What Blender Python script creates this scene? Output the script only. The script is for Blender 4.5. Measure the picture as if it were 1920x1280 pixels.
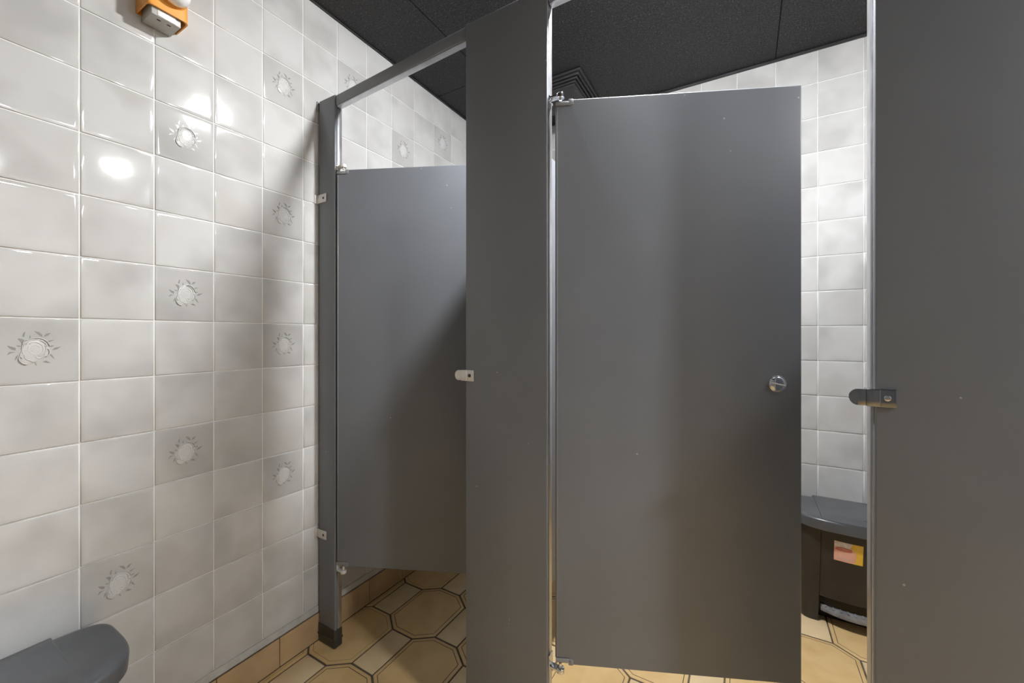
import bpy, bmesh, math, random
from mathutils import Vector, Matrix
random.seed(7)
sc = bpy.context.scene
for o in list(bpy.data.objects): bpy.data.objects.remove(o)

# ------------------------------------------------------------ camera
cam = bpy.data.objects.new('camera', bpy.data.cameras.new('camera'))
sc.collection.objects.link(cam); sc.camera = cam
cam.location = (1.424, 0, 1.17)
cam.rotation_euler = (math.radians(90), 0, math.radians(30.116))
cam.data.sensor_width = 36; cam.data.lens = 752*36/1920
cam.data.shift_y = -12/1920; cam.data.clip_start = .02
# ------------------------------------------------------------ world / exposure
w = bpy.data.worlds.new('world'); sc.world = w; w.use_nodes = True
w.node_tree.nodes['Background'].inputs[0].default_value = (1, 1, 1, 1)
w.node_tree.nodes['Background'].inputs[1].default_value = 0.0
sc.view_settings.view_transform = 'Standard'; sc.view_settings.look = 'None'
sc.view_settings.gamma = 1; sc.view_settings.exposure = -0.10
# ------------------------------------------------------------ lights (strengths; the lamps are built below)
LIGHT_STALL = (1500.0, 560.0)   # emission of the two dome lamps over the stalls
LIGHT_FILL = (3.0, 350.0)      # emission of the added, unseen fill panels on the wash-room side
STALL_LAMPS = [(1.22, 1.095), (2.64, 1.12)]
FILL_PANELS = [(1.0, -0.95), (3.2, 0.48)]

H = 2.442; XR = 3.5; YB = 2.223; YF = -1.7
C = sc.collection

# ------------------------------------------------------------ materials
def mat(name, col, rough=.5, metal=0., spec=.5, coat=0.):
    m = bpy.data.materials.new(name); m.use_nodes = True
    b = m.node_tree.nodes['Principled BSDF']
    b.inputs['Base Color'].default_value = (*col, 1); b.inputs['Roughness'].default_value = rough
    b.inputs['Metallic'].default_value = metal; b.inputs['Specular IOR Level'].default_value = spec
    b.inputs['Coat Weight'].default_value = coat
    return m, m.node_tree.nodes, m.node_tree.links, b

def noisy(name, c1, c2, scale, rough=.5, r2=None, detail=3, bump=0., bscale=80, spec=.5, metal=0., lo=.35, hi=.65, stretch=None, bd=.001):
    m, N, L, b = mat(name, c1, rough, metal, spec)
    tc = N.new('ShaderNodeTexCoord'); src = tc.outputs['Object']
    if stretch:
        mp = N.new('ShaderNodeMapping'); mp.inputs['Scale'].default_value = stretch
        L.new(src, mp.inputs[0]); src = mp.outputs[0]
    n = N.new('ShaderNodeTexNoise'); n.inputs['Scale'].default_value = scale; n.inputs['Detail'].default_value = detail
    L.new(src, n.inputs['Vector'])
    r = N.new('ShaderNodeValToRGB'); r.color_ramp.elements[0].position = lo; r.color_ramp.elements[1].position = hi
    r.color_ramp.elements[0].color = (*c1, 1); r.color_ramp.elements[1].color = (*c2, 1)
    L.new(n.outputs['Fac'], r.inputs[0]); L.new(r.outputs[0], b.inputs['Base Color'])
    if r2 is not None:
        mr = N.new('ShaderNodeMapRange'); mr.inputs['To Min'].default_value = rough; mr.inputs['To Max'].default_value = r2
        L.new(n.outputs['Fac'], mr.inputs[0]); L.new(mr.outputs[0], b.inputs['Roughness'])
    if bump:
        n2 = N.new('ShaderNodeTexNoise'); n2.inputs['Scale'].default_value = bscale; n2.inputs['Detail'].default_value = 4
        L.new(src, n2.inputs['Vector'])
        bp = N.new('ShaderNodeBump'); bp.inputs['Strength'].default_value = bump; bp.inputs['Distance'].default_value = bd
        L.new(n2.outputs['Fac'], bp.inputs['Height']); L.new(bp.outputs[0], b.inputs['Normal'])
    return m

def tile_material(name, light, mid, warm, rough, cloud=7.0):
    """glazed tile: soft clouds that restart on every tile (attribute 'rnd')"""
    m, N, L, b = mat(name, light, rough)
    tc = N.new('ShaderNodeTexCoord'); at = N.new('ShaderNodeAttribute'); at.attribute_name = 'rnd'
    mul = N.new('ShaderNodeMath'); mul.operation = 'MULTIPLY'; mul.inputs[1].default_value = 37.0
    L.new(at.outputs['Fac'], mul.inputs[0])
    n = N.new('ShaderNodeTexNoise'); n.noise_dimensions = '4D'; n.inputs['Scale'].default_value = cloud
    n.inputs['Detail'].default_value = 2.5; n.inputs['Roughness'].default_value = .45
    L.new(tc.outputs['Object'], n.inputs['Vector']); L.new(mul.outputs[0], n.inputs['W'])
    r = N.new('ShaderNodeValToRGB'); e = r.color_ramp.elements
    e[0].position = .34; e[0].color = (*mid, 1); e[1].position = .56; e[1].color = (*light, 1)
    L.new(n.outputs['Fac'], r.inputs[0])
    n3 = N.new('ShaderNodeTexNoise'); n3.noise_dimensions = '4D'; n3.inputs['Scale'].default_value = cloud*.6
    L.new(tc.outputs['Object'], n3.inputs['Vector'])
    a2 = N.new('ShaderNodeMath'); a2.operation = 'MULTIPLY'; a2.inputs[1].default_value = 91.0
    L.new(at.outputs['Fac'], a2.inputs[0]); L.new(a2.outputs[0], n3.inputs['W'])
    r3 = N.new('ShaderNodeMapRange'); r3.inputs['From Min'].default_value = .5; r3.inputs['From Max'].default_value = .75
    L.new(n3.outputs['Fac'], r3.inputs[0])
    mx = N.new('ShaderNodeMix'); mx.data_type = 'RGBA'
    L.new(r3.outputs[0], mx.inputs['Factor']); L.new(r.outputs[0], mx.inputs['A']); mx.inputs['B'].default_value = (*warm, 1)
    L.new(mx.outputs['Result'], b.inputs['Base Color'])
    n2 = N.new('ShaderNodeTexNoise'); n2.inputs['Scale'].default_value = 14; n2.inputs['Detail'].default_value = 1.5
    L.new(tc.outputs['Object'], n2.inputs['Vector'])
    bp = N.new('ShaderNodeBump'); bp.inputs['Strength'].default_value = .15; bp.inputs['Distance'].default_value = .003
    L.new(n2.outputs['Fac'], bp.inputs['Height']); L.new(bp.outputs[0], b.inputs['Normal'])
    return m

M = {}
M['tile'] = tile_material('wall_tile_glaze', (.565, .563, .555), (.455, .450, .440), (.495, .480, .462), .07)
M['rose_tile'] = tile_material('rose_tile_glaze', (.49, .487, .478), (.405, .40, .39), (.425, .412, .40), .07)
M['grout'] = noisy('white_grout', (.76, .75, .73), (.82, .81, .78), 30, .75)
M['relief'] = mat('rose_relief_glaze', (.57, .568, .56), .16)[0]
M['leafmark'] = mat('rose_leaf_glaze', (.27, .265, .25), .25)[0]
M['floor_oct'] = tile_material('octagon_floor_tile', (.70, .49, .235), (.62, .42, .19), (.66, .44, .19), .26, 12)
M['floor_rect'] = tile_material('insert_floor_tile', (.74, .57, .34), (.66, .50, .29), (.68, .51, .29), .26, 12)
M['floor_grout'] = noisy('dark_floor_grout', (.075, .05, .03), (.13, .10, .075), 25, .9)
M['bb'] = tile_material('skirting_tile', (.50, .345, .19), (.42, .29, .155), (.46, .30, .15), .38, 12)
M['caulk'] = noisy('grey_caulk', (.42, .42, .40), (.55, .54, .50), 20, .6)
M['panel'] = noisy('charcoal_laminate', (.160, .170, .190), (.174, .185, .206), 3.5, .38, .46, bump=.10, bscale=260, spec=.5, bd=.0006)
def add_nicks(m):
    N, L = m.node_tree.nodes, m.node_tree.links; b = N['Principled BSDF']; old = b.inputs['Base Color'].links[0].from_socket
    tc = N.new('ShaderNodeTexCoord'); v = N.new('ShaderNodeTexVoronoi'); v.inputs['Scale'].default_value = 22
    L.new(tc.outputs['Object'], v.inputs['Vector'])
    lt = N.new('ShaderNodeMath'); lt.operation = 'LESS_THAN'; lt.inputs[1].default_value = .045; L.new(v.outputs['Distance'], lt.inputs[0])
    n = N.new('ShaderNodeTexNoise'); n.inputs['Scale'].default_value = 3.1; L.new(tc.outputs['Object'], n.inputs['Vector'])
    g = N.new('ShaderNodeMath'); g.operation = 'GREATER_THAN'; g.inputs[1].default_value = .56; L.new(n.outputs['Fac'], g.inputs[0])
    mu = N.new('ShaderNodeMath'); mu.operation = 'MULTIPLY'; L.new(lt.outputs[0], mu.inputs[0]); L.new(g.outputs[0], mu.inputs[1])
    mx = N.new('ShaderNodeMix'); mx.data_type = 'RGBA'; mx.inputs['B'].default_value = (.42, .42, .42, 1)
    L.new(mu.outputs[0], mx.inputs['Factor']); L.new(old, mx.inputs['A']); L.new(mx.outputs['Result'], b.inputs['Base Color'])
add_nicks(M['panel'])
M['panel_edge'] = noisy('charcoal_edge_metal', (.22, .225, .235), (.26, .265, .275), 12, .26, .34)
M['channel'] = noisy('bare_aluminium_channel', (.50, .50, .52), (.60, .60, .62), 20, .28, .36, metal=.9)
M['chrome'] = noisy('chrome', (.60, .61, .63), (.72, .73, .75), 15, .10, .18, metal=1.)
M['chrome_dark_reflection'] = noisy('chrome_dark_reflection', (.26, .27, .29), (.34, .35, .37), 15, .10, .18, metal=1.)  # chrome with the reflection of a dark room put into its colour
M['satin'] = noisy('satin_plated_metal', (.62, .60, .57), (.72, .70, .67), 30, .42, .5, metal=.35)
M['screw'] = mat('dark_screw', (.06, .055, .05), .4, .6)[0]
M['rubber'] = mat('dark_shoe_cover', (.035, .035, .03), .35)[0]
M['gap'] = mat('shadow_gap_black', (.01, .01, .01), .8)[0]
M['bin'] = noisy('black_bin_plastic', (.014, .0125, .012), (.028, .024, .022), 9, .38, .55, bump=.2, bscale=120)
M['binlid'] = noisy('grey_bin_lid_plastic', (.075, .079, .084), (.095, .099, .105), 11, .24, .36, bump=.03, bscale=70)
M['pedal'] = noisy('grey_pedal_plastic', (.15, .15, .155), (.24, .24, .245), 40, .3, .5)
M['stk_pink'] = noisy('sticker_salmon', (.83, .42, .30), (.86, .50, .42), 20, .4)
M['stk_white'] = noisy('sticker_pale', (.78, .72, .72), (.58, .53, .55), 60, .4)
M['stk_yellow'] = noisy('sticker_yellow', (.82, .50, .04), (.85, .60, .10), 30, .4)
M['stk_red'] = mat('sticker_red', (.55, .05, .05), .4)[0]
M['orange'] = noisy('orange_plastic', (.74, .30, .045), (.80, .35, .06), 14, .35, .45)
M['greybox'] = noisy('grey_device_plastic', (.40, .40, .38), (.48, .48, .46), 20, .4)
M['whiteglobe'] = mat('white_globe', (.85, .85, .86), .2)[0]
M['vent'] = noisy('black_vent_paint', (.022, .022, .023), (.035, .035, .037), 10, .45)
M['plaster'] = noisy('painted_plaster', (.16, .16, .165), (.19, .19, .195), 4, .7)

def ceiling_material():
    m, N, L, b = mat('black_fissured_ceiling', (.022, .022, .024), .62)
    tc = N.new('ShaderNodeTexCoord')
    n = N.new('ShaderNodeTexNoise'); n.inputs['Scale'].default_value = 170; n.inputs['Detail'].default_value = 4
    L.new(tc.outputs['Object'], n.inputs['Vector'])
    r = N.new('ShaderNodeValToRGB'); e = r.color_ramp.elements
    e[0].position = .38; e[0].color = (.003, .003, .003, 1); e[1].position = .46; e[1].color = (.021, .021, .023, 1)
    x = r.color_ramp.elements.new(.60); x.color = (.025, .025, .027, 1)
    x = r.color_ramp.elements.new(.68); x.color = (.10, .10, .095, 1)
    L.new(n.outputs['Fac'], r.inputs[0]); L.new(r.outputs[0], b.inputs['Base Color'])
    v = N.new('ShaderNodeTexVoronoi'); v.inputs['Scale'].default_value = 130
    L.new(tc.outputs['Object'], v.inputs['Vector'])
    bp = N.new('ShaderNodeBump'); bp.inputs['Strength'].default_value = .5; bp.inputs['Distance'].default_value = .0015
    L.new(n.outputs['Fac'], bp.inputs['Height'])
    bp2 = N.new('ShaderNodeBump'); bp2.inputs['Strength'].default_value = .3; bp2.inputs['Distance'].default_value = .001
    L.new(v.outputs['Distance'], bp2.inputs['Height']); L.new(bp.outputs[0], bp2.inputs['Normal'])
    L.new(bp2.outputs[0], b.inputs['Normal'])
    return m
M['ceiling'] = ceiling_material()

def emit(name, col, s):
    m, N, L, b = mat(name, (.9, .9, .9), .4)
    b.inputs['Emission Color'].default_value = (*col, 1); b.inputs['Emission Strength'].default_value = s
    return m
M['lamp'] = emit('dome_lamp_glow', (.98, .99, 1), LIGHT_STALL[0])
M['lamp_dim'] = emit('weaker_dome_lamp_glow', (.98, .99, 1), LIGHT_STALL[1])
M['fill_panel'] = emit('fill_panel_glow', (.98, .99, 1), LIGHT_FILL[0])
M['fill_panel_bright'] = emit('bright_fill_panel_glow', (.98, .99, 1), LIGHT_FILL[1])
M['lamp_base'] = mat('lamp_base_metal', (.5, .5, .5), .4, .6)[0]

# ------------------------------------------------------------ mesh helpers
class MB:
    def __init__(s): s.v = []; s.f = []; s.m = []; s.sm = []; s.rnd = []
    def add(s, vs, fs, mi=0, smooth=False, rnd=0.):
        o = len(s.v); s.v += [tuple(q) for q in vs]
        for f in fs: s.f.append([o+i for i in f]); s.m.append(mi); s.sm.append(smooth); s.rnd.append(rnd)
    def box(s, a, b, mi=0, rnd=0.):
        x0, y0, z0 = a; x1, y1, z1 = b
        s.add([(x0,y0,z0),(x1,y0,z0),(x1,y1,z0),(x0,y1,z0),(x0,y0,z1),(x1,y0,z1),(x1,y1,z1),(x0,y1,z1)],
              [(0,3,2,1),(4,5,6,7),(0,1,5,4),(1,2,6,5),(2,3,7,6),(3,0,4,7)], mi, False, rnd)
    def rbox(s, a, b, r=.003, seg=3, mi=0, smooth=True):
        bm = bmesh.new(); bmesh.ops.create_cube(bm, size=1)
        c = [(a[i]+b[i])/2 for i in range(3)]; d = [b[i]-a[i] for i in range(3)]
        for v in bm.verts: v.co = Vector([c[i]+v.co[i]*d[i] for i in range(3)])
        bmesh.ops.bevel(bm, geom=bm.edges[:], offset=min(r, min(d)*.49), segments=seg, affect='EDGES', profile=.5)
        bmesh.ops.recalc_face_normals(bm, faces=bm.faces[:])
        s.bm(bm, mi, smooth)
    def bm(s, bm, mi=0, smooth=True):
        bm.verts.index_update()
        bm.normal_update(); o = len(s.f)
        s.add([v.co for v in bm.verts], [[v.index for v in f.verts] for f in bm.faces], mi, smooth)
        if smooth:                                          # big flat faces stay flat, only the rounded edges are smooth
            for k, f in enumerate(bm.faces):
                if max(abs(c) for c in f.normal) > .9999 and f.calc_area() > 2e-5: s.sm[o+k] = False
        bm.free()
    def loft(s, rings, cap0=True, cap1=True, mi=0, smooth=True):
        n = len(rings[0]); vs = [p for r in rings for p in r]; fs = []
        for k in range(len(rings)-1):
            for i in range(n):
                j = (i+1) % n; fs.append((k*n+i, k*n+j, (k+1)*n+j, (k+1)*n+i))
        if cap0: fs.append(tuple(range(n))[::-1])
        if cap1: fs.append(tuple((len(rings)-1)*n+i for i in range(n)))
        s.add(vs, fs, mi, smooth)
    def cyl(s, p0, p1, r, n=32, r1=None, mi=0, bev=0.):
        p0 = Vector(p0); p1 = Vector(p1); d = (p1-p0); u = d.normalized(); r1 = r if r1 is None else r1
        a = u.orthogonal().normalized(); b = u.cross(a)
        def ring(c, q): return [c+a*q*math.cos(t*2*math.pi/n)+b*q*math.sin(t*2*math.pi/n) for t in range(n)]
        rs = [ring(p0, r)]
        if bev: rs += [ring(p1-u*bev, r1), ring(p1-u*bev*.3, r1-bev*.4), ring(p1, r1-bev)]
        else: rs += [ring(p1, r1)]
        s.loft(rs, mi=mi)
    def tube(s, pts, r, n=8, mi=0, closed=False):
        pts = [Vector(p) for p in pts]; rings = []; N = len(pts)
        for i, p in enumerate(pts):
            t = (pts[(i+1) % N] - pts[i-1]) if closed else (pts[min(i+1, N-1)]-pts[max(i-1, 0)])
            t.normalize(); ref = Vector((0,0,1)) if abs(t.z) < .9 else Vector((1,0,0))
            a = t.cross(ref).normalized(); b = t.cross(a)
            rings.append([p+a*r*math.cos(q*2*math.pi/n)+b*r*math.sin(q*2*math.pi/n) for q in range(n)])
        if closed: rings.append(rings[0])
        s.loft(rings, not closed, not closed, mi)
    def sphere(s, c, r, seg=32, rings=16, mi=0, sc_=(1,1,1), z0=-1.):
        bm = bmesh.new(); bmesh.ops.create_uvsphere(bm, u_segments=seg, v_segments=rings, radius=r)
        for v in bm.verts: v.co = Vector((c[0]+v.co.x*sc_[0], c[1]+v.co.y*sc_[1], c[2]+v.co.z*sc_[2]))
        s.bm(bm, mi)
    def build(s, name, mats, parent=None, autosmooth=True):
        me = bpy.data.meshes.new(name); me.from_pydata(s.v, [], s.f)
        for m in (mats if isinstance(mats, (list, tuple)) else [mats]): me.materials.append(m)
        for i, p in enumerate(me.polygons): p.material_index = s.m[i]; p.use_smooth = s.sm[i]
        at = me.attributes.new('rnd', 'FLOAT', 'FACE')
        for i, r in enumerate(s.rnd): at.data[i].value = r
        if any(s.sm) and autosmooth:
            try: me.set_sharp_from_angle(angle=math.radians(40))
            except Exception: pass
        me.update()
        o = bpy.data.objects.new(name, me); C.objects.link(o)
        if parent: o.parent = parent
        return o

def thing(name, label, cat, loc=(0,0,0), rz=0., group=None):
    o = bpy.data.objects.new(name, None); C.objects.link(o); o.empty_display_size = .1
    o.location = loc; o.rotation_euler = (0, 0, rz); o['label'] = label; o['category'] = cat
    if group: o['group'] = group
    return o
def struct(o, label=None, cat=None):
    o['kind'] = 'structure'
    if label: o['label'] = label
    if cat: o['category'] = cat
    return o
def tag(o, label, cat, group=None):
    o['label'] = label; o['category'] = cat
    if group: o['group'] = group
    return o

# ------------------------------------------------------------ rose relief (local metres: u along the wall, v up), traced from one tile
TW = .1454; TH = .15428; G = .0030
Y0 = .3221; Z0 = 1.2103; X0 = 1.705
def _onx(cx, cy_):
    x = cx/8; y = 580+cy_/8; f = 752; th = math.radians(30.116); a = (x-960)/f
    t = -1.424/(-math.sin(th)+a*math.cos(th))
    return (t*(math.cos(th)+a*math.sin(th))-(Y0-TW/2), 1.17+(628-y)*t/f-(Z0-TH/2))
LEAVES = [[(105,540),(235,575),(232,615),(180,605),(140,580)], [(100,690),(140,640),(240,636),(160,657)],
 [(220,770),(235,710),(270,680),(255,730)], [(240,540),(285,540),(318,548),(285,563)], [(260,435),(330,440),(372,465),(325,508)],
 [(335,410),(345,360),(380,330),(365,410)], [(435,430),(452,380),(462,428)], [(512,320),(600,345),(635,385),(632,418),(575,380)],
 [(655,408),(690,365),(765,350),(715,395)], [(705,495),(735,465),(825,452),(760,480)], [(745,552),(770,541),(820,537),(775,562)],
 [(775,612),(820,575),(925,553),(850,599)], [(738,668),(775,675),(825,748),(785,722)], [(635,787),(690,765),(765,802),(700,802)],
 [(500,770),(520,772),(552,835),(540,842)], [(350,838),(375,806),(415,800),(385,826)]]
LEAVES = [[_onx(*q) for q in l] for l in LEAVES]
def _ell(cx, cy_, rx, ry, a0=0, a1=360, n=26, rot=0, spiral=0.):
    out = []
    for i in range(n+1):
        t = math.radians(a0+(a1-a0)*i/n); k = 1-spiral*i/n
        x = rx*k*math.cos(t); y = ry*k*math.sin(t); r = math.radians(rot)
        out.append(_onx(cx+x*math.cos(r)-y*math.sin(r), cy_+x*math.sin(r)+y*math.cos(r)))
    return out
PETALS = [_ell(525,590,30,22,0,300,16), _ell(528,588,68,50,20,330,22), _ell(530,585,118,92,-150,120,26,10), _ell(520,585,105,85,90,215,18,-8),
 _ell(545,570,165,118,-170,-20,24,8), _ell(540,575,150,118,-30,70,20,8), _ell(545,575,205,150,-165,-10,26), _ell(530,590,205,160,140,200,16),
 _ell(600,680,75,48,-20,200,20,-20), _ell(605,675,42,26,0,240,16,-20), _ell(400,690,100,75,120,280,20,20), _ell(380,750,100,70,60,250,22,15),
 _ell(420,720,60,38,-40,180,18,25), _ell(680,640,65,60,-60,110,18), _ell(500,740,60,42,20,170,14), _ell(400,520,60,66,150,290,16)]
BLOB = [_onx(*q) for q in [(300,560),(335,490),(400,445),(470,432),(560,438),(650,455),(710,505),(745,570),(740,640),(700,700),
        (640,760),(560,815),(500,800),(440,840),(350,835),(290,790),(270,720),(255,640)]]
def add_rose(mb, P, uc, vc, mi_relief, mi_leaf):
    """P(u, v, h) -> world point; h = height out of the wall"""
    n = len(BLOB); cu = sum(b[0] for b in BLOB)/n; cv = sum(b[1] for b in BLOB)/n
    rings = []
    for k, h in ((1., .0031), (.92, .0042), (.72, .0050), (.45, .0056), (.2, .0058)):
        rings.append([P(uc+cu+(b[0]-cu)*k, vc+cv+(b[1]-cv)*k, h) for b in BLOB])
    mb.loft(rings, False, True, mi_relief)
    for pl in PETALS:
        pts = [P(uc+q[0], vc+q[1], .0051) for q in pl]
        mb.tube(pts, .0010, 6, mi_relief)
    for lf in LEAVES:
        k = len(lf); a = [P(uc+q[0], vc+q[1], .0036) for q in lf]; b = [P(uc+q[0], vc+q[1], .002) for q in lf]
        mb.add(a, [tuple(range(k))], mi_leaf)
        mb.loft([b, a], False, False, mi_leaf, False)

def tiled_wall(name, P, u_lines, v_lines, umin, umax, vmin, vmax, roses=(), order=1):
    """real glazed tiles with cushioned edges on a grout bed. P(u,v,h)"""
    mb = MB()
    mb.add([P(umin, vmin, .0006), P(umax, vmin, .0006), P(umax, vmax, .0006), P(umin, vmax, .0006)], [(0,1,2,3)[::order]], 2)
    bk = [P(umin, vmin, -.06), P(umax, vmin, -.06), P(umax, vmax, -.06), P(umin, vmax, -.06)]
    ft = [P(umin, vmin, .0006), P(umax, vmin, .0006), P(umax, vmax, .0006), P(umin, vmax, .0006)]
    mb.add(bk+ft, [(0,1,2,3)[::-order], (0,1,5,4), (1,2,6,5), (2,3,7,6), (3,0,4,7)], 2)
    for i, u in enumerate(u_lines[:-1]):
        for j, v in enumerate(v_lines[:-1]):
            a, b = max(u, umin)+G/2, min(u_lines[i+1], umax)-G/2
            c, d = max(v, vmin)+G/2, min(v_lines[j+1], vmax)-G/2
            if b-a < .004 or d-c < .004: continue
            tu = random.uniform(-.0022, .0022); tv = random.uniform(-.0022, .0022)
            um, vm = (a+b)/2, (c+d)/2
            rings = []
            for ins, h in ((0, .0004), (.0003, .0022), (.0008, .0029), (.0018, .0032), (.010, .0033)):
                rings.append([P(x, y, h+(x-um)*tu+(y-vm)*tv) for x, y in
                              [(a+ins, c+ins), (b-ins, c+ins), (b-ins, d-ins), (a+ins, d-ins)]][::order])
            o = len(mb.f); rose = (i, j) in roses
            mb.loft(rings, False, True, 1 if rose else 0, True)
            r = random.random()
            for q in range(o, len(mb.f)): mb.rnd[q] = r
            if rose: add_rose(mb, P, um, vm, 3, 4)
    o = mb.build(name, [M['tile'], M['rose_tile'], M['grout'], M['relief'], M['leafmark']], autosmooth=False)
    return struct(o)

BB = .102; TZ = .128
v_lines = [Z0+k*TH for k in range(-7, 9)]
# left wall: u = Y.  tile column n (photo) starts at Y0+n*TW
k0 = -15
u_l = [Y0+k*TW for k in range(k0, 15)]
ro = [(-1,-1),(0,-5),(1,3),(1,0),(1,-3),(3,5),(3,2),(3,-1),(3,-4)]
def cell(y, z): return (math.floor((y-Y0)/TW), math.floor((z-Z0)/TH))
for (yy, zz) in ((1.105, 2.221), (1.406, 2.056), (1.697, 2.215)): ro.append(cell(yy, zz))
ro += [(-3,-4),(-3,2),(-5,-1),(-4,4),(-6,-3),(-7,1),(-8,4),(7,-2),(9,-3),(11,2),(6,-4)]
roses_l = {(c-k0, r+7) for c, r in ro}
tiled_wall('wall_left', lambda u, v, h: (h-.0033, u, v), u_l, v_lines, YF, YB, TZ, H, roses_l, -1)['label'] = 'glazed pale grey tiled wall with raised rose tiles'
u_b = [X0+k*.1565 for k in range(-12, 14)]
tiled_wall('wall_back', lambda u, v, h: (u, YB-h, v), u_b, v_lines, -.003, XR, TZ, H, {(3,9),(6,4),(20,8),(22,5)}, -1)['label'] = 'pale grey tiled wall behind the stalls'
# the rest of the room, outside the frame
tiled_wall('wall_right', lambda u, v, h: (XR-h, u, v), u_l, v_lines, YF, YB, TZ, H, {(5,8),(8,5)}, 1)
mb = MB(); mb.box((-.06, YF-.06, 0), (XR+.06, YF, H)); struct(mb.build('wall_front', M['plaster']))['label'] = 'plain dark grey painted wall'

# ------------------------------------------------------------ floor: elongated octagons with rectangular inserts
def inset_poly(P, d):
    n = len(P); out = []
    for i in range(n):
        p0, p1, p2 = Vector(P[i-1]), Vector(P[i]), Vector(P[(i+1) % n])
        e1 = (p1-p0).normalized(); e2 = (p2-p1).normalized()
        n1 = Vector((-e1.y, e1.x)); n2 = Vector((-e2.y, e2.x))
        b = (n1+n2); b = b/(b.length_squared)*2
        out.append(tuple(p1+b*d))
    return out
def clip_poly(P, x0, x1, y0, y1):
    def cl(P, ins, inter):
        o = []
        for i in range(len(P)):
            a, b = P[i-1], P[i]
            if ins(b):
                if not ins(a): o.append(inter(a, b))
                o.append(b)
            elif ins(a): o.append(inter(a, b))
        return o
    def ix(c): return lambda a, b: (c, a[1]+(b[1]-a[1])*(c-a[0])/(b[0]-a[0]))
    def iy(c): return lambda a, b: (a[0]+(b[0]-a[0])*(c-a[1])/(b[1]-a[1]), c)
    for ins, it in ((lambda p: p[0] >= x0, ix(x0)), (lambda p: p[0] <= x1, ix(x1)), (lambda p: p[1] >= y0, iy(y0)), (lambda p: p[1] <= y1, iy(y1))):
        if P: P = cl(P, ins, it)
    return P
fl = MB()
fl.box((-.06, YF-.06, -.06), (XR+.06, YB+.06, -.0022), 2)
fx0, fx1, fy0, fy1 = .009, XR-.009, YF+.009, YB-.009
def floor_tile(P, line, mi):
    P = inset_poly(P, .0028)
    inside = all(fx0 <= p[0] <= fx1 and fy0 <= p[1] <= fy1 for p in P)
    r = random.random(); o = len(fl.f)
    def ring(Q, z): return [(q[0], q[1], z) for q in Q]
    if not inside:
        Q = clip_poly(P, fx0, fx1, fy0, fy1)
        if len(Q) < 3: return
        fl.loft([ring(Q, -.0022), ring(Q, -.0003)], False, True, mi, False)
        if line:                                            # the engraved border line on tiles cut by a wall
            A, B = inset_poly(P, .0126), inset_poly(P, .0138)
            for k in range(8):
                q4 = clip_poly([A[k], A[(k+1) % 8], B[(k+1) % 8], B[k]], fx0, fx1, fy0, fy1)
                if len(q4) > 2: fl.add(ring(q4, -.00015), [tuple(range(len(q4)))], 2)
    else:
        rs = [ring(P, -.0022), ring(inset_poly(P, .0006), -.0006), ring(inset_poly(P, .0018), -.0002)]
        if line:
            rs += [ring(inset_poly(P, .0120), -.0001)]
            fl.loft(rs, False, False, mi, True)
            fl.loft([ring(inset_poly(P, .0120), -.0001), ring(inset_poly(P, .0126), -.0012), ring(inset_poly(P, .0138), -.0012), ring(inset_poly(P, .0144), -.0001)], False, False, 2, False)
            fl.loft([ring(inset_poly(P, .0144), -.0001), ring(inset_poly(P, .03), 0)], False, True, mi, True)
        else: fl.loft(rs, False, True, mi, True)
    for q in range(o, len(fl.f)): fl.rnd[q] = r
hw, hh, fw, fh = .1225, .1475, .0525, .0955
OCT = [(-fw,-hh),(fw,-hh),(hw,-fh),(hw,fh),(fw,hh),(-fw,hh),(-hw,fh),(-hw,-fh)]
for j in range(-7, 5):
    for row, (ox, oy) in enumerate(((.0875, 1.048), (.2625, .803))):
        for i in range(-2, 11):
            cx, cy_ = ox+.35*i, oy+.49*j
            floor_tile([(cx+p[0], cy_+p[1]) for p in OCT], True, 0)
            rx = cx+.175
            floor_tile([(rx-fw, cy_-fh), (rx+fw, cy_-fh), (rx+fw, cy_+fh), (rx-fw, cy_+fh)], False, 1)
struct(fl.build('floor', [M['floor_oct'], M['floor_rect'], M['floor_grout']], autosmooth=False))['label'] = 'tan floor of elongated octagon tiles with cream inserts'

# ------------------------------------------------------------ skirting tiles
def skirting(name, P, a, b, start, step=.195):
    mb = MB()
    k = math.floor((a-start)/step); lo = start+k*step
    def blk(u0, u1, v0, v1, h0, h1, mi, rnd=0.):
        pts = [P(u0,v0,h0),P(u1,v0,h0),P(u1,v0,h1),P(u0,v0,h1),P(u0,v1,h0),P(u1,v1,h0),P(u1,v1,h1*.92),P(u0,v1,h1*.92)]
        mb.add(pts, [(0,3,2,1),(4,5,6,7),(0,1,5,4),(1,2,6,5),(2,3,7,6),(3,0,4,7)], mi, False, rnd)
    blk(a, b, 0, BB-.001, 0, .0045, 1)
    while lo < b:
        u0, u1 = max(lo, a)+.0014, min(lo+step, b)-.0014
        if u1-u0 > .01: blk(u0, u1, .003, BB, 0, .0085, 0, random.random())
        lo += step
    blk(a, b, BB-.001, BB+.0025, -.0005, .0050, 1)
    blk(a, b, BB+.0025, TZ+.002, -.0005, .0022, 2)
    bmn = mb.build(name, [M['bb'], M['floor_grout'], M['caulk']])
    return struct(bmn)
skirting('baseboard_left', lambda u, v, h: (h, u, v), YF+.012, YB-.012, .811)
skirting('baseboard_back', lambda u, v, h: (u, YB-h, v), 0, XR, .1)
skirting('baseboard_right', lambda u, v, h: (XR-h, u, v), YF+.012, YB-.012, .811)
skirting('baseboard_front', lambda u, v, h: (u, YF+h, v), 0, XR, .1)

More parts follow.
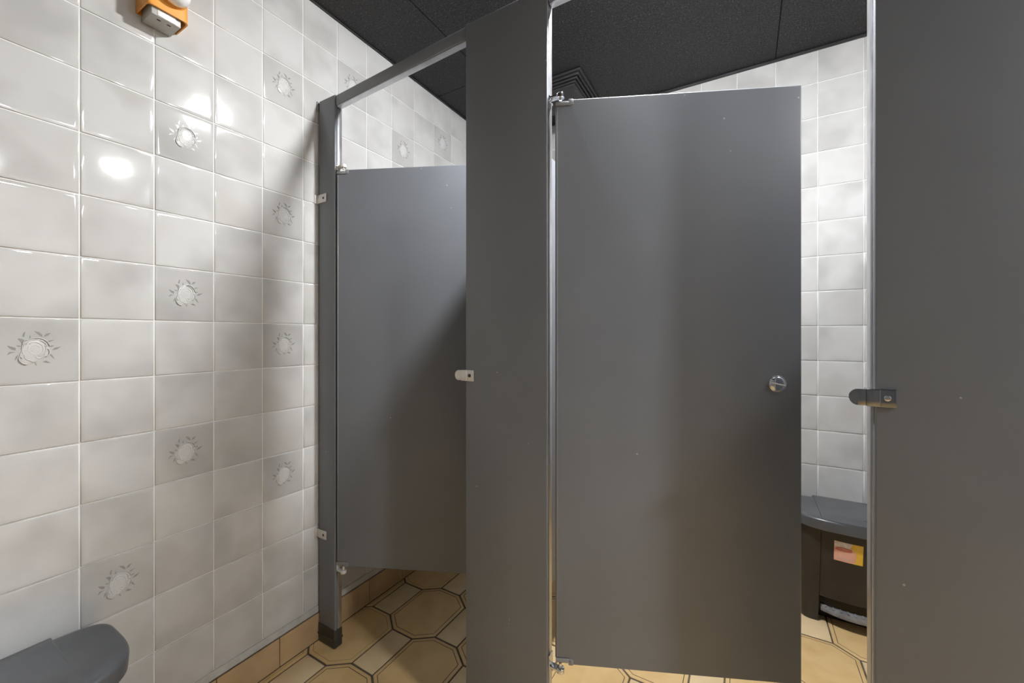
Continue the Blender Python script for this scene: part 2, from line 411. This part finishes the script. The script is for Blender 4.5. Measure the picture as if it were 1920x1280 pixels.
# ------------------------------------------------------------ ceiling panels
ce = MB()
ce.box((-.06, YF-.06, H+.012), (XR+.06, YB+.06, H+.08), 1)
xs = [-.06, .323, 1.547, 2.771, XR+.06]
ysets = [[YF-.06, -.78, .435, 1.654, YB+.06], [YF-.06, -1.35, -.13, YB+.06], [YF-.06, -.78, YB+.06], [YF-.06, .5, YB+.06]]
for i in range(4):
    ys = ysets[i]
    for j in range(len(ys)-1):
        g = .0012
        ce.rbox((xs[i]+g, ys[j]+g, H), (xs[i+1]-g, ys[j+1]-g, H+.013), .0015, 1, 0, False)
struct(ce.build('ceiling', [M['ceiling'], M['gap']]))['label'] = 'black textured panel ceiling'
def shadow_strip(name, pts):  # black strip standing in for the shadow line between ceiling and tiles
    mb = MB()
    mb.box(*pts, 0); return struct(mb.build(name, M['vent']))
shadow_strip('shadow_line_1', ((.0005, YF, H-.007), (.006, YB, H-.0002)))
shadow_strip('shadow_line_2', ((0, YB-.012, H-.010), (XR, YB-.0035, H-.0002)))

# ------------------------------------------------------------ ceiling vent
vt = thing('ceiling_vent', 'black square stepped exhaust grille on the black ceiling above the stalls', 'ceiling vent', (0, 0, 0))
vx1, vy0 = .75, 1.806; S = .30
def sqframe(mb, ins, z0, z1, wd, mi=0):
    a, b, c, d = vx1-S+ins, vx1-ins, vy0+ins, vy0+S-ins
    mb.rbox((a, c, z0), (b, c+wd, z1), .002, 2, mi); mb.rbox((a, d-wd, z0), (b, d, z1), .002, 2, mi)
    mb.rbox((a, c+wd*.5, z0), (a+wd, d-wd*.5, z1), .002, 2, mi); mb.rbox((b-wd, c+wd*.5, z0), (b, d-wd*.5, z1), .002, 2, mi)
mb = MB(); sqframe(mb, 0, H-.010, H-.0005, .016); mb.build('frame', M['vent'], vt)
for k, (ins, z) in enumerate(((.014, H-.020), (.026, H-.029), (.038, H-.038))):
    mb = MB(); sqframe(mb, ins, z, z+.011, .009); mb.build('louvre_ring', M['vent'], vt)
mb = MB(); mb.rbox((vx1-S+.046, vy0+.046, H-.047), (vx1-.046, vy0+S-.046, H-.034), .004, 2); mb.build('face_plate', M['vent'], vt)
mb = MB(); mb.box((vx1-S+.06, vy0+.06, H-.036), (vx1-.06, vy0+S-.06, H-.0005)); mb.build('housing', M['gap'], vt)

# ------------------------------------------------------------ dome lamps, then added fill panels (above the frame)
for k, (lx, ly) in enumerate(STALL_LAMPS):
    t = thing('ceiling_light', ['round dome lamp on the ceiling over the wider stall', 'round dome lamp on the ceiling further right beyond the stalls'][k], 'ceiling light', (lx, ly, H))
    mb = MB(); mb.cyl((0, 0, -.0005), (0, 0, -.014), .066, 40, bev=.004); mb.build('base', M['lamp_base'], t)
    mb = MB(); rings = []
    for a in range(0, 80, 10):
        r = .06*math.cos(math.radians(a)); z = -.012-.028*math.sin(math.radians(a))
        rings.append([(r*math.cos(q*math.pi/16), r*math.sin(q*math.pi/16), z) for q in range(32)])
    mb.loft(rings, True, True); mb.build('diffuser', M['lamp_dim' if k else 'lamp'], t)
for k, (lx, ly) in enumerate(FILL_PANELS):  # unseen panels added as fill for the left wall
    t = thing('fill_panel_light', ['large flat fill light added in the ceiling behind the camera', 'small square fill light added in the ceiling near the right wall'][k], 'ceiling light', (lx, ly, H))
    mb = MB(); s_ = (.31, .13)[k]
    for a, b in (((-s_,-s_),(s_,-s_+.02)), ((-s_,s_-.02),(s_,s_)), ((-s_,-s_+.02),(-s_+.02,s_-.02)), ((s_-.02,-s_+.02),(s_,s_-.02))):
        mb.rbox((a[0], a[1], -.014), (b[0], b[1], -.0005), .002, 2)
    mb.build('frame', M['lamp_base'], t)
    mb = MB(); mb.box((-s_+.019, -s_+.019, -.010), (s_-.019, s_-.019, -.001)); mb.build('diffuser', M['fill_panel_bright' if k else 'fill_panel'], t)

# ------------------------------------------------------------ stall front
YS = .96; PT = .030
def bracket_screw(mb, c, r=.0045, mi=0):
    mb.cyl((c[0], c[1], c[2]), (c[0], c[1]-.002, c[2]), r, 16, bev=.0006, mi=mi)

def pilaster(label, x0, x1, top, deep=0., ledge=True):
    """front skin, dark groove, rear channel; children: edge channels, shoe"""
    t = thing('stall_pilaster', label, 'stall pilaster', (x0, YS, 0))
    W_ = x1-x0
    mb = MB(); mb.rbox((0, 0, .004), (W_, .010, top), .0035, 4)
    mb.box((.002, .006, .006), (W_-.002, PT-.004+deep, top-.003)); mb.build('panel', M['panel'], t)
    for s_ in (0, 1):
        e = MB(); a, b = (-.0002, .0045) if s_ == 0 else (W_-.0045, W_+.0002)
        e.rbox((a, .0125, .006), (b, PT+deep, top-.001), .0012, 2)
        e.build('edge_channel', M['channel'] if s_ == 1 or deep else M['panel_edge'], t)
    mb = MB(); mb.rbox((-.003, -.003, 0), (W_+.0010, PT+deep+.003, .071), .005, 3); mb.rbox((-.0045, -.0045, .028), (W_+.0018, PT+deep+.0045, .034), .0015, 2)
    mb.build('shoe', M['rubber'], t)
    return t

post = pilaster('narrow charcoal post fixed to the rose tiled wall by two brackets', .012, .105, 2.066)
for zc, tl in ((1.690, 0), (.412, 0)):
    b = MB(); b.rbox((-.0118, -.012, zc-.017), (-.0095, .028, zc+.017), .0008, 2)
    b.rbox((-.0118, -.0035, zc-.016), (.045, -.0005, zc+.016), .001, 2)
    o = b.build('wall_bracket', M['satin'], post); o['label'] = 'pale metal wall bracket'
    s2 = MB(); bracket_screw(s2, (.030, -.0033, zc)); s2.build('screw', M['screw'], o)
mid = pilaster('wide charcoal panel standing between the two open stall doors', .708, .9745, 2.091)
rgt = pilaster('charcoal panel at the right edge of the photo with chrome keeper', 1.6275, 2.25, 2.091, .020)

def hinge_bracket(door_obj, xw, z, up, m):
    """L arm reaching from the panel edge at world x = xw to the door pivot"""
    mb = MB(); y = YS
    mb.rbox((xw, y+.004, z-.012 if up else z-.006), (xw+.0028, y+.026, z+.006 if up else z+.030), .0008, 2)
    mb.rbox((xw, y+.004, z-.003), (xw+.030, y+.022, z+.003), .0015, 2)
    mb.cyl((xw+.030, y+.013, z-.006), (xw+.030, y+.013, z+.006), .0105, 24, bev=.002)
    mb.cyl((xw+.030, y+.013, z-(.012 if up else 0)), (xw+.030, y+.013, z+(0 if up else .018)), .004, 16)
    a = door_obj.rotation_euler[2]; c, s_ = math.cos(a), math.sin(a); ox, oy = door_obj.location[0], door_obj.location[1]
    mb.v = [((x-ox)*c+(yy-oy)*s_, -(x-ox)*s_+(yy-oy)*c, zz) for x, yy, zz in mb.v]
    return mb.build('hinge_bracket', m, door_obj)

def strike(p, x0, x1, z, m):
    """door keeper: round-ended plate on the edge of the panel, joggled, with a screw"""
    h = .0150; mb = MB(); n = 12; L = x1-x0
    prof = []
    def yoff(x):
        k = (x-x0)/L
        return -.006 if k < .33 else (-.009 if k < .66 else -.0045)
    outl = [(x0+h*.9-h*.9*math.sin(math.pi*i/n), z+h*math.cos(math.pi*i/n)) for i in range(n+1)]
    fr = [(q[0], -.0075, q[1]) for q in outl]; bk = [(q[0], -.0035, q[1]) for q in outl]
    mb.loft([bk, fr], True, True, 0, False)
    mb.rbox((x0+h*.85, -.0078, z-h), (x0+L*.42, -.0030, z+h), .0012, 2)
    mb.rbox((x0+L*.36, -.0105, z-h*1.05), (x0+L*.66, -.0010, z+h*1.05), .002, 2)
    mb.rbox((x0+L*.62, -.0040, z-h*1.1), (x1, .0005, z+h*1.05), .0012, 2)
    mb.rbox((x0+L*.40, -.0020, z-h), (x0+L*.55, .022, z+h), .001, 2)
    o = mb.build('keeper', m, p)
    s2 = MB(); bracket_screw(s2, (x1-.013, -.0038, z), .0052); s2.build('screw', M['screw'] if m is M['satin'] else M['chrome'], o)
    return o
k1 = strike(mid, -.034, .030, 1.051, M['satin']); k1['label'] = 'pale metal door keeper'
k2 = strike(rgt, -.037, .030, 1.057, M['chrome_dark_reflection']); k2['label'] = 'chrome door keeper'

# head rails (slightly lower at the wall)
def head_rail(label, x0, z0, x1, z1, flange):
    t = thing('head_rail', label, 'stall rail', (x0, YS, z0))
    L = math.hypot(x1-x0, z1-z0); a = math.atan2(z1-z0, x1-x0)
    mb = MB(); mb.rbox((0, .003, -.040), (L, .029, 0), .004, 3)
    mb.v = [(x*math.cos(a)-z*math.sin(a), y, x*math.sin(a)+z*math.cos(a)) for x, y, z in mb.v]
    mb.build('rail', M['panel'], t)
    mb = MB(); mb.rbox((.001, .0055, -.0425), (L-.001, .0265, -.0395), .001, 2)  # lighter strip imitates the gloss reflection on the rail's underside
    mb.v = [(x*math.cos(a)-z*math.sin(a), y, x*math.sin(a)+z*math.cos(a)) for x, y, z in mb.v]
    mb.build('underside_glint', M['channel'], t)['label'] = 'pale strip standing in for the reflection under the rail'
    if flange:
        mb = MB(); mb.rbox((-.117+.0125, -.004, -.036), (-.101+.0, .036, .004), .003, 2)
        mb.build('wall_flange', M['panel_edge'], t)
    return t
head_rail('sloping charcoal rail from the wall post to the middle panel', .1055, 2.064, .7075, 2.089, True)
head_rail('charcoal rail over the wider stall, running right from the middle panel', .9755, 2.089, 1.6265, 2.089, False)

# partitions between stalls
def partition(label, x, y1):
    t = thing('stall_partition', label, 'stall partition', (x, 0, 0))
    mb = MB(); mb.rbox((-.0125, .992, .31), (.0125, y1, 1.783), .004, 3); mb.build('panel', M['panel'], t)
    for z in (.5, 1.6):
        b = MB(); b.rbox((-.016, y1-.03, z-.02), (.016, YB-.0036, z+.02), .001, 2); b.build('wall_bracket', M['satin'], t)
    return t
partition('charcoal divider inside, hidden behind the middle panel', .835, YB-.012)
partition('charcoal divider inside, behind the panel at the right edge', 2.12, YB-.012)

# doors
def door(label, hx, ang, knob):
    """local x runs from the hinge to the free edge, -y is the outside face"""
    t = thing('stall_door', label, 'stall door', (hx, YS+.012, 0), math.radians(ang))
    Wd = .600; z0, z1 = .313, 1.783; T = .024; y0, y1 = -.012, .012
    mb = MB()
    # outline with the notch that takes the pivot castings in both hinge corners; rounded face edges
    nx = .034
    P = [(0, z0+.016), (nx, z0+.016), (nx, z0), (Wd, z0), (Wd, z1), (nx, z1), (nx, z1-.016), (0, z1-.016)]
    R_ = .0045; prof = [(R_*(1-math.sin(q)), y0+R_*(1-math.cos(q))) for q in [math.pi/2*i/4 for i in range(4, -1, -1)]]
    # prof runs from the side wall to the face
    rs = [[(p[0], y, p[1]) for p in (inset_poly(P, d) if d > 1e-6 else P)] for d, y in prof]
    bk = [[(x, -y, z) for x, y, z in r] for r in rs[::-1]]
    full = bk+rs
    mb.loft(full, True, True, 0, True)
    mb.sm[-1] = False; mb.sm[-2] = False
    mb.build('panel', M['panel'], t)
    # seam line of the folded face sheet beside the hinge edge
    mb = MB(); mb.rbox((.0045, y0-.0008, z0+.02), (.0065, y0+.002, z1-.02), .0004, 1); mb.build('edge_seam', M['panel_edge'], t)
    for zz, s_ in ((z1, -1), (z0, 1)):
        h = MB(); a, b = sorted((zz+s_*.016, zz+s_*.005))
        h.rbox((.001, y0-.0012, a), (.040, y1-.001, b), .0016, 2)
        a, b = sorted((zz+s_*.016, zz-s_*.0005))
        h.rbox((.034, y0-.0012, a), (.047, y1-.001, b), .0022, 2)
        h.build('hinge_plate', M['panel_edge'], t)
    if True:
        kx, kz = .543, 1.050
        kb = MB(); kb.cyl((kx, y0+.001, kz), (kx, y0-.0032, kz), .0205, 48, bev=.0012)
        ko = kb.build('latch_rose', M['chrome'], t); ko['label'] = 'round chrome latch indicator'
        k3 = MB(); rings = []
        for a in range(0, 90, 12):
            r_ = .0175*math.cos(math.radians(a)); yy = y0-.003-.0035*math.sin(math.radians(a))
            rings.append([(kx+r_*math.cos(q*math.pi/20), yy, kz+r_*math.sin(q*math.pi/20)) for q in range(40)])
        k3.loft(rings); k3.build('latch_turn', M['chrome'], ko)
        k4 = MB(); c, s_ = math.cos(math.radians(-12)), math.sin(math.radians(-12))
        q = MB(); q.rbox((-.0165, y0-.0082, -.0014), (.0165, y0-.003, .0014), .0006, 2)
        k4.add([(kx+x*c-z*s_, y, kz+x*s_+z*c) for x, y, z in q.v], q.f, 0, True)
        k4.build('latch_ridge', M['satin'], ko)
        # slide bolt on the inside
        sb = MB(); sb.rbox((kx-.045, y1-.001, kz-.022), (kx+.040, y1+.010, kz+.022), .003, 2); sb.rbox((kx-.01, y1+.008, kz-.008), (kx+.008, y1+.024, kz+.008), .003, 2)
        sb.build('slide_bolt', M['chrome'], t)
    return t
d1 = door('half open charcoal door of the far stall beside the rose tiled wall', .1085, 24.3, False)
d2 = door('big half open charcoal door with a round chrome latch, right of the middle panel', .992, 23.9, True)

for d_, xw, m_ in ((d1, .1070, M['satin']), (d2, .9765, M['chrome'])):
    hinge_bracket(d_, xw, 1.7965, True, m_); hinge_bracket(d_, xw, .2945, False, m_)

# ------------------------------------------------------------ step bins
def bin_outline(L, D, rb, rf, rec, bulge, cw=.115, n=7, back=0.):
    pts = []
    for i in range(n+1):                                    # back right, back left corners
        a = math.pi/2*i/n; pts.append((L/2-rb+rb*math.cos(a), -back-rb+rb*math.sin(a)))
    for i in range(n+1):
        a = math.pi/2+math.pi/2*i/n; pts.append((-L/2+rb+rb*math.cos(a), -back-rb+rb*math.sin(a)))
    for i in range(n+1):
        a = math.pi+math.pi/2*i/n; pts.append((-L/2+rf+rf*math.cos(a), -D+rf+rf*math.sin(a)))
    m = 12
    pts.append((-cw-.001, -D))
    for i in range(m+1):
        x = -cw+2*cw*i/m; pts.append((x, -D+rec-bulge*(1-(x/cw)**2)))
    pts.append((cw+.001, -D))
    for i in range(n+1):
        a = 1.5*math.pi+math.pi/2*i/n; pts.append((L/2-rf+rf*math.cos(a), -D+rf+rf*math.sin(a)))
    return pts
def lid_outline(L, D, ins=0., bulge=0.):
    pts = []; yc = -.095; n = 96
    for i in range(n):
        a = 2*math.pi*i/n; c, s_ = math.cos(a), math.sin(a)
        ex = 2/5.0 if s_ > 0 else 2/3.3
        x = (L/2-ins)*math.copysign(abs(c)**ex, c)
        y = (.095+.006-ins)*abs(s_)**ex if s_ > 0 else -(D+.010-.095-ins)*abs(s_)**ex
        pts.append((x, yc+y))
    return pts
def step_bin(label, loc, rz, sticker, group=None):
    t = thing('step_bin', label, 'bin', loc, rz)
    def R(z, *a, **k): return [(p[0], p[1], z) for p in bin_outline(*a, **k)]
    mb = MB()
    mb.loft([R(0, .345, .155, .03, .035, .045, .0, back=.02), R(.008, .35, .158, .03, .035, .045, .0, back=.02),
             R(.108, .358, .178, .03, .035, .050, .0, back=.015), R(.116, .358, .180, .03, .035, .006, .012, back=.015),
             R(.135, .360, .184, .03, .035, .006, .014, back=.014), R(.30, .370, .212, .03, .06, .006, .016, back=.006),
             R(.405, .378, .226, .03, .065, .006, .018, back=.002), R(.425, .376, .228, .03, .065, .004, .014, back=.002)], smooth=True)
    mb.build('body', M['bin'], t)
    mb = MB()
    def Q(z, ins): return [(p[0], p[1], z) for p in lid_outline(.420, .252, ins)]
    mb.loft([Q(.412, .002), Q(.444, 0), Q(.4495, .0015), Q(.4535, .006), Q(.4565, .014), Q(.4585, .030), Q(.4595, .055), Q(.460, .08)], smooth=True)
    mb.build('lid', M['binlid'], t)
    mb = MB()
    def S(z, x, yf, yb, bulge):
        m = 12; f = [(-x+2*x*i/m, -yf-bulge*(1-(2*i/m-1)**2)) for i in range(m+1)]
        bq = [(x-2*x*i/m, yb) for i in range(m+1)]
        return [(p[0], p[1], z) for p in f+bq]
    mb.loft([S(.411, .118, .247, .0070, .013), S(.4485, .118, .2495, .0075, .013), S(.456, .117, .2465, .006, .013), S(.4625, .115, .232, -.004, .012),
             S(.4645, .110, .19, -.03, .010), S(.4645, .09, .12, -.06, .008)], smooth=True)
    mb.build('lid_centre', M['binlid'], t)
    mb = MB()                                                # pedal: curved bar with ribs
    m = 16; rs = []
    for i in range(m+1):
        x = -.108+.216*i/m; y = -.160-.030*(1-(x/.108)**2)
        w_ = .018 if 0 < i < m else .012
        rs.append([(x, y, .064), (x, y-.002, .058), (x, y, .050), (x, y+.022, .050), (x, y+.024, .060), (x, y+.022, .074), (x, y+.006, .074)])
    mb.loft(rs); 
    mb.build('pedal', M['pedal'], t)
    mb = MB()
    for i in range(9):
        x = -.092+.023*i; y = -.166-.028*(1-(x/.108)**2)
        mb.rbox((x-.004, y+.006, .070), (x+.004, y+.026, .0765), .002, 2)
    mb.build('pedal_ribs', M['pedal'], t)
    if sticker:
        def yf(x, z):
            k = (z-.30)/(.105); D = .212+.014*k; b = .016+.002*k
            return -D+.006-b*(1-(x/.115)**2)-.0006
        def patch(nm, P, mt, lift=0.):
            q = MB(); m = 8
            xs_ = [P[0]+(P[1]-P[0])*i/m for i in range(m+1)]
            f = [(x, yf(x, P[2])-lift, P[2]) for x in xs_]+[(x, yf(x, P[3])-lift, P[3]) for x in xs_[::-1]]
            n = len(f); 
            vs = []; fs = []
            for x in xs_: vs += [(x, yf(x, P[2])-lift, P[2]), (x, yf(x, P[3])-lift, P[3])]
            for i in range(m): fs.append((2*i, 2*i+2, 2*i+3, 2*i+1))
            q.add(vs, fs, 0, True); return q, mt
        sx0, sx1, sz0, sz1 = -.074, .012, .292, .372
        q, mt = patch('', (sx0, sx1, sz0, sz1), None); so = q.build('sticker', M['stk_pink'], t); so['label'] = 'salmon, white and yellow sticker with a red oval logo'
        q, mt = patch('', (sx0+.001, sx0+.056, sz1-.022, sz1-.001), None, .0003); q.build('sticker_header', M['stk_white'], so)
        q = MB(); yel = [(sx0+.062, sz0), (sx1, sz0), (sx1, sz1), (sx0+.056, sz1), (sx0+.048, sz1-.018), (sx0+.066, sz1-.035), (sx0+.066, sz0+.02)]
        q.add([(x, yf(x, z)-.0004, z) for x, z in yel], [tuple(range(len(yel)))[::1]], 0); q.build('sticker_corner', M['stk_yellow'], so)
        q = MB(); el = [(sx0+.029+.024*math.cos(a*math.pi/16), sz1-.030+.006*math.sin(a*math.pi/16)) for a in range(32)]
        q.tube([(x, yf(x, z)-.0006, z) for x, z in el], .0009, 6, 0, True); lo = q.build('logo_outline', M['stk_red'], so)
        for zz in (sz0+.008, sz0+.013):
            q, mt = patch('', (sx0+.006, sx0+.054, zz, zz+.0018), None, .0005); q.build('caption_line', M['stk_white'], so)
        cu = bpy.data.curves.new('logo_text', 'FONT'); cu.body = 'Rubbermaid'; cu.size = .0082; cu.align_x = 'CENTER'; cu.align_y = 'CENTER'; cu.extrude = .0001
        tmp = bpy.data.objects.new('tmp_text', cu); C.objects.link(tmp)
        me = bpy.data.meshes.new_from_object(tmp.evaluated_get(bpy.context.evaluated_depsgraph_get())); bpy.data.objects.remove(tmp)
        me.materials.clear(); me.materials.append(M['stk_red'])
        lt = bpy.data.objects.new('logo_text', me); C.objects.link(lt); lt.parent = so
        lt.location = (sx0+.029, yf(sx0+.029, sz1-.030)-.0010, sz1-.030); lt.rotation_euler = (math.radians(90), 0, math.radians(-8))
    return t
step_bin('black step bin with a sticker and pedal inside the wider stall', (1.80, YB-.016, 0), 0, True)
step_bin('grey topped bin in the bottom left corner against the rose tiles', (.016, .155, 0), math.radians(90), False)

# ------------------------------------------------------------ orange wall fixture
t = thing('wall_fixture', 'orange plastic wall fixture with white globe above a grey box', 'wall fixture', (.0003, .473, 2.04))
def shell(mb, zt, mi=0):
    o0 = .0; hw_ = .046; d = .077; th_ = .0035
    def U(hw2, d2, z, r=.012):
        pts = [(0, -hw2)]
        for i in range(6):
            a = -math.pi/2+math.pi/2*i/5; pts.append((d2-r+r*math.cos(a), -hw2+r+r*math.sin(a)))
        for i in range(6):
            a = math.pi/2*i/5; pts.append((d2-r+r*math.cos(a), hw2-r+r*math.sin(a)))
        pts.append((0, hw2)); return [(p[0], p[1], z+(.0 if 1 else 0)) for p in pts]
    out = [U(hw_, d, .0), U(hw_*.99, d*.98, .05), U(hw_*.92, d*.86, zt)]
    inn = [U(hw_-th_, d-th_, .0), U(hw_-th_-.001, d-th_-.002, .028)]
    n = len(out[0])
    for A, B in ((out[0], out[1]), (out[1], out[2])):
        mb.add(A+B, [(i, i+1, n+i+1, n+i) for i in range(n-1)], mi, True)
    mb.add(inn[0]+out[0], [(i, i+1, n+i+1, n+i) for i in range(n-1)], mi, False)
    mb.add(inn[1]+inn[0], [(i, i+1, n+i+1, n+i) for i in range(n-1)], mi, True)
    mb.add(inn[1], [tuple(range(n))], mi); mb.add(out[2], [tuple(range(n))], mi)
    mb.add(out[0]+out[2], [(0, n, 2*n-1, n-1)], mi)
mb = MB(); shell(mb, .17); mb.build('housing', M['orange'], t)
mb = MB(); mb.rbox((.002, -.034, -.018), (.068, .030, .030), .002, 2)
gb = mb.build('grey_box', M['greybox'], t)
mb = MB(); mb.box((.050, -.018, -.0186), (.054, -.010, -.0178)); mb.box((.050, .004, -.0186), (.054, .012, -.0178)); mb.build('slot', M['gap'], gb)
mb = MB(); mb.rbox((.064, -.022, -.0165), (.0695, .018, .029), .001, 2); mb.build('cover_strip', M['satin'], gb)
mb = MB(); mb.cyl((.066, .010, .054), (.084, .010, .054), .036, 36, r1=.030, bev=.002); mb.build('collar', M['orange'], t)
mb = MB(); mb.sphere((.094, .010, .054), .031); mb.build('globe', M['whiteglobe'], t)
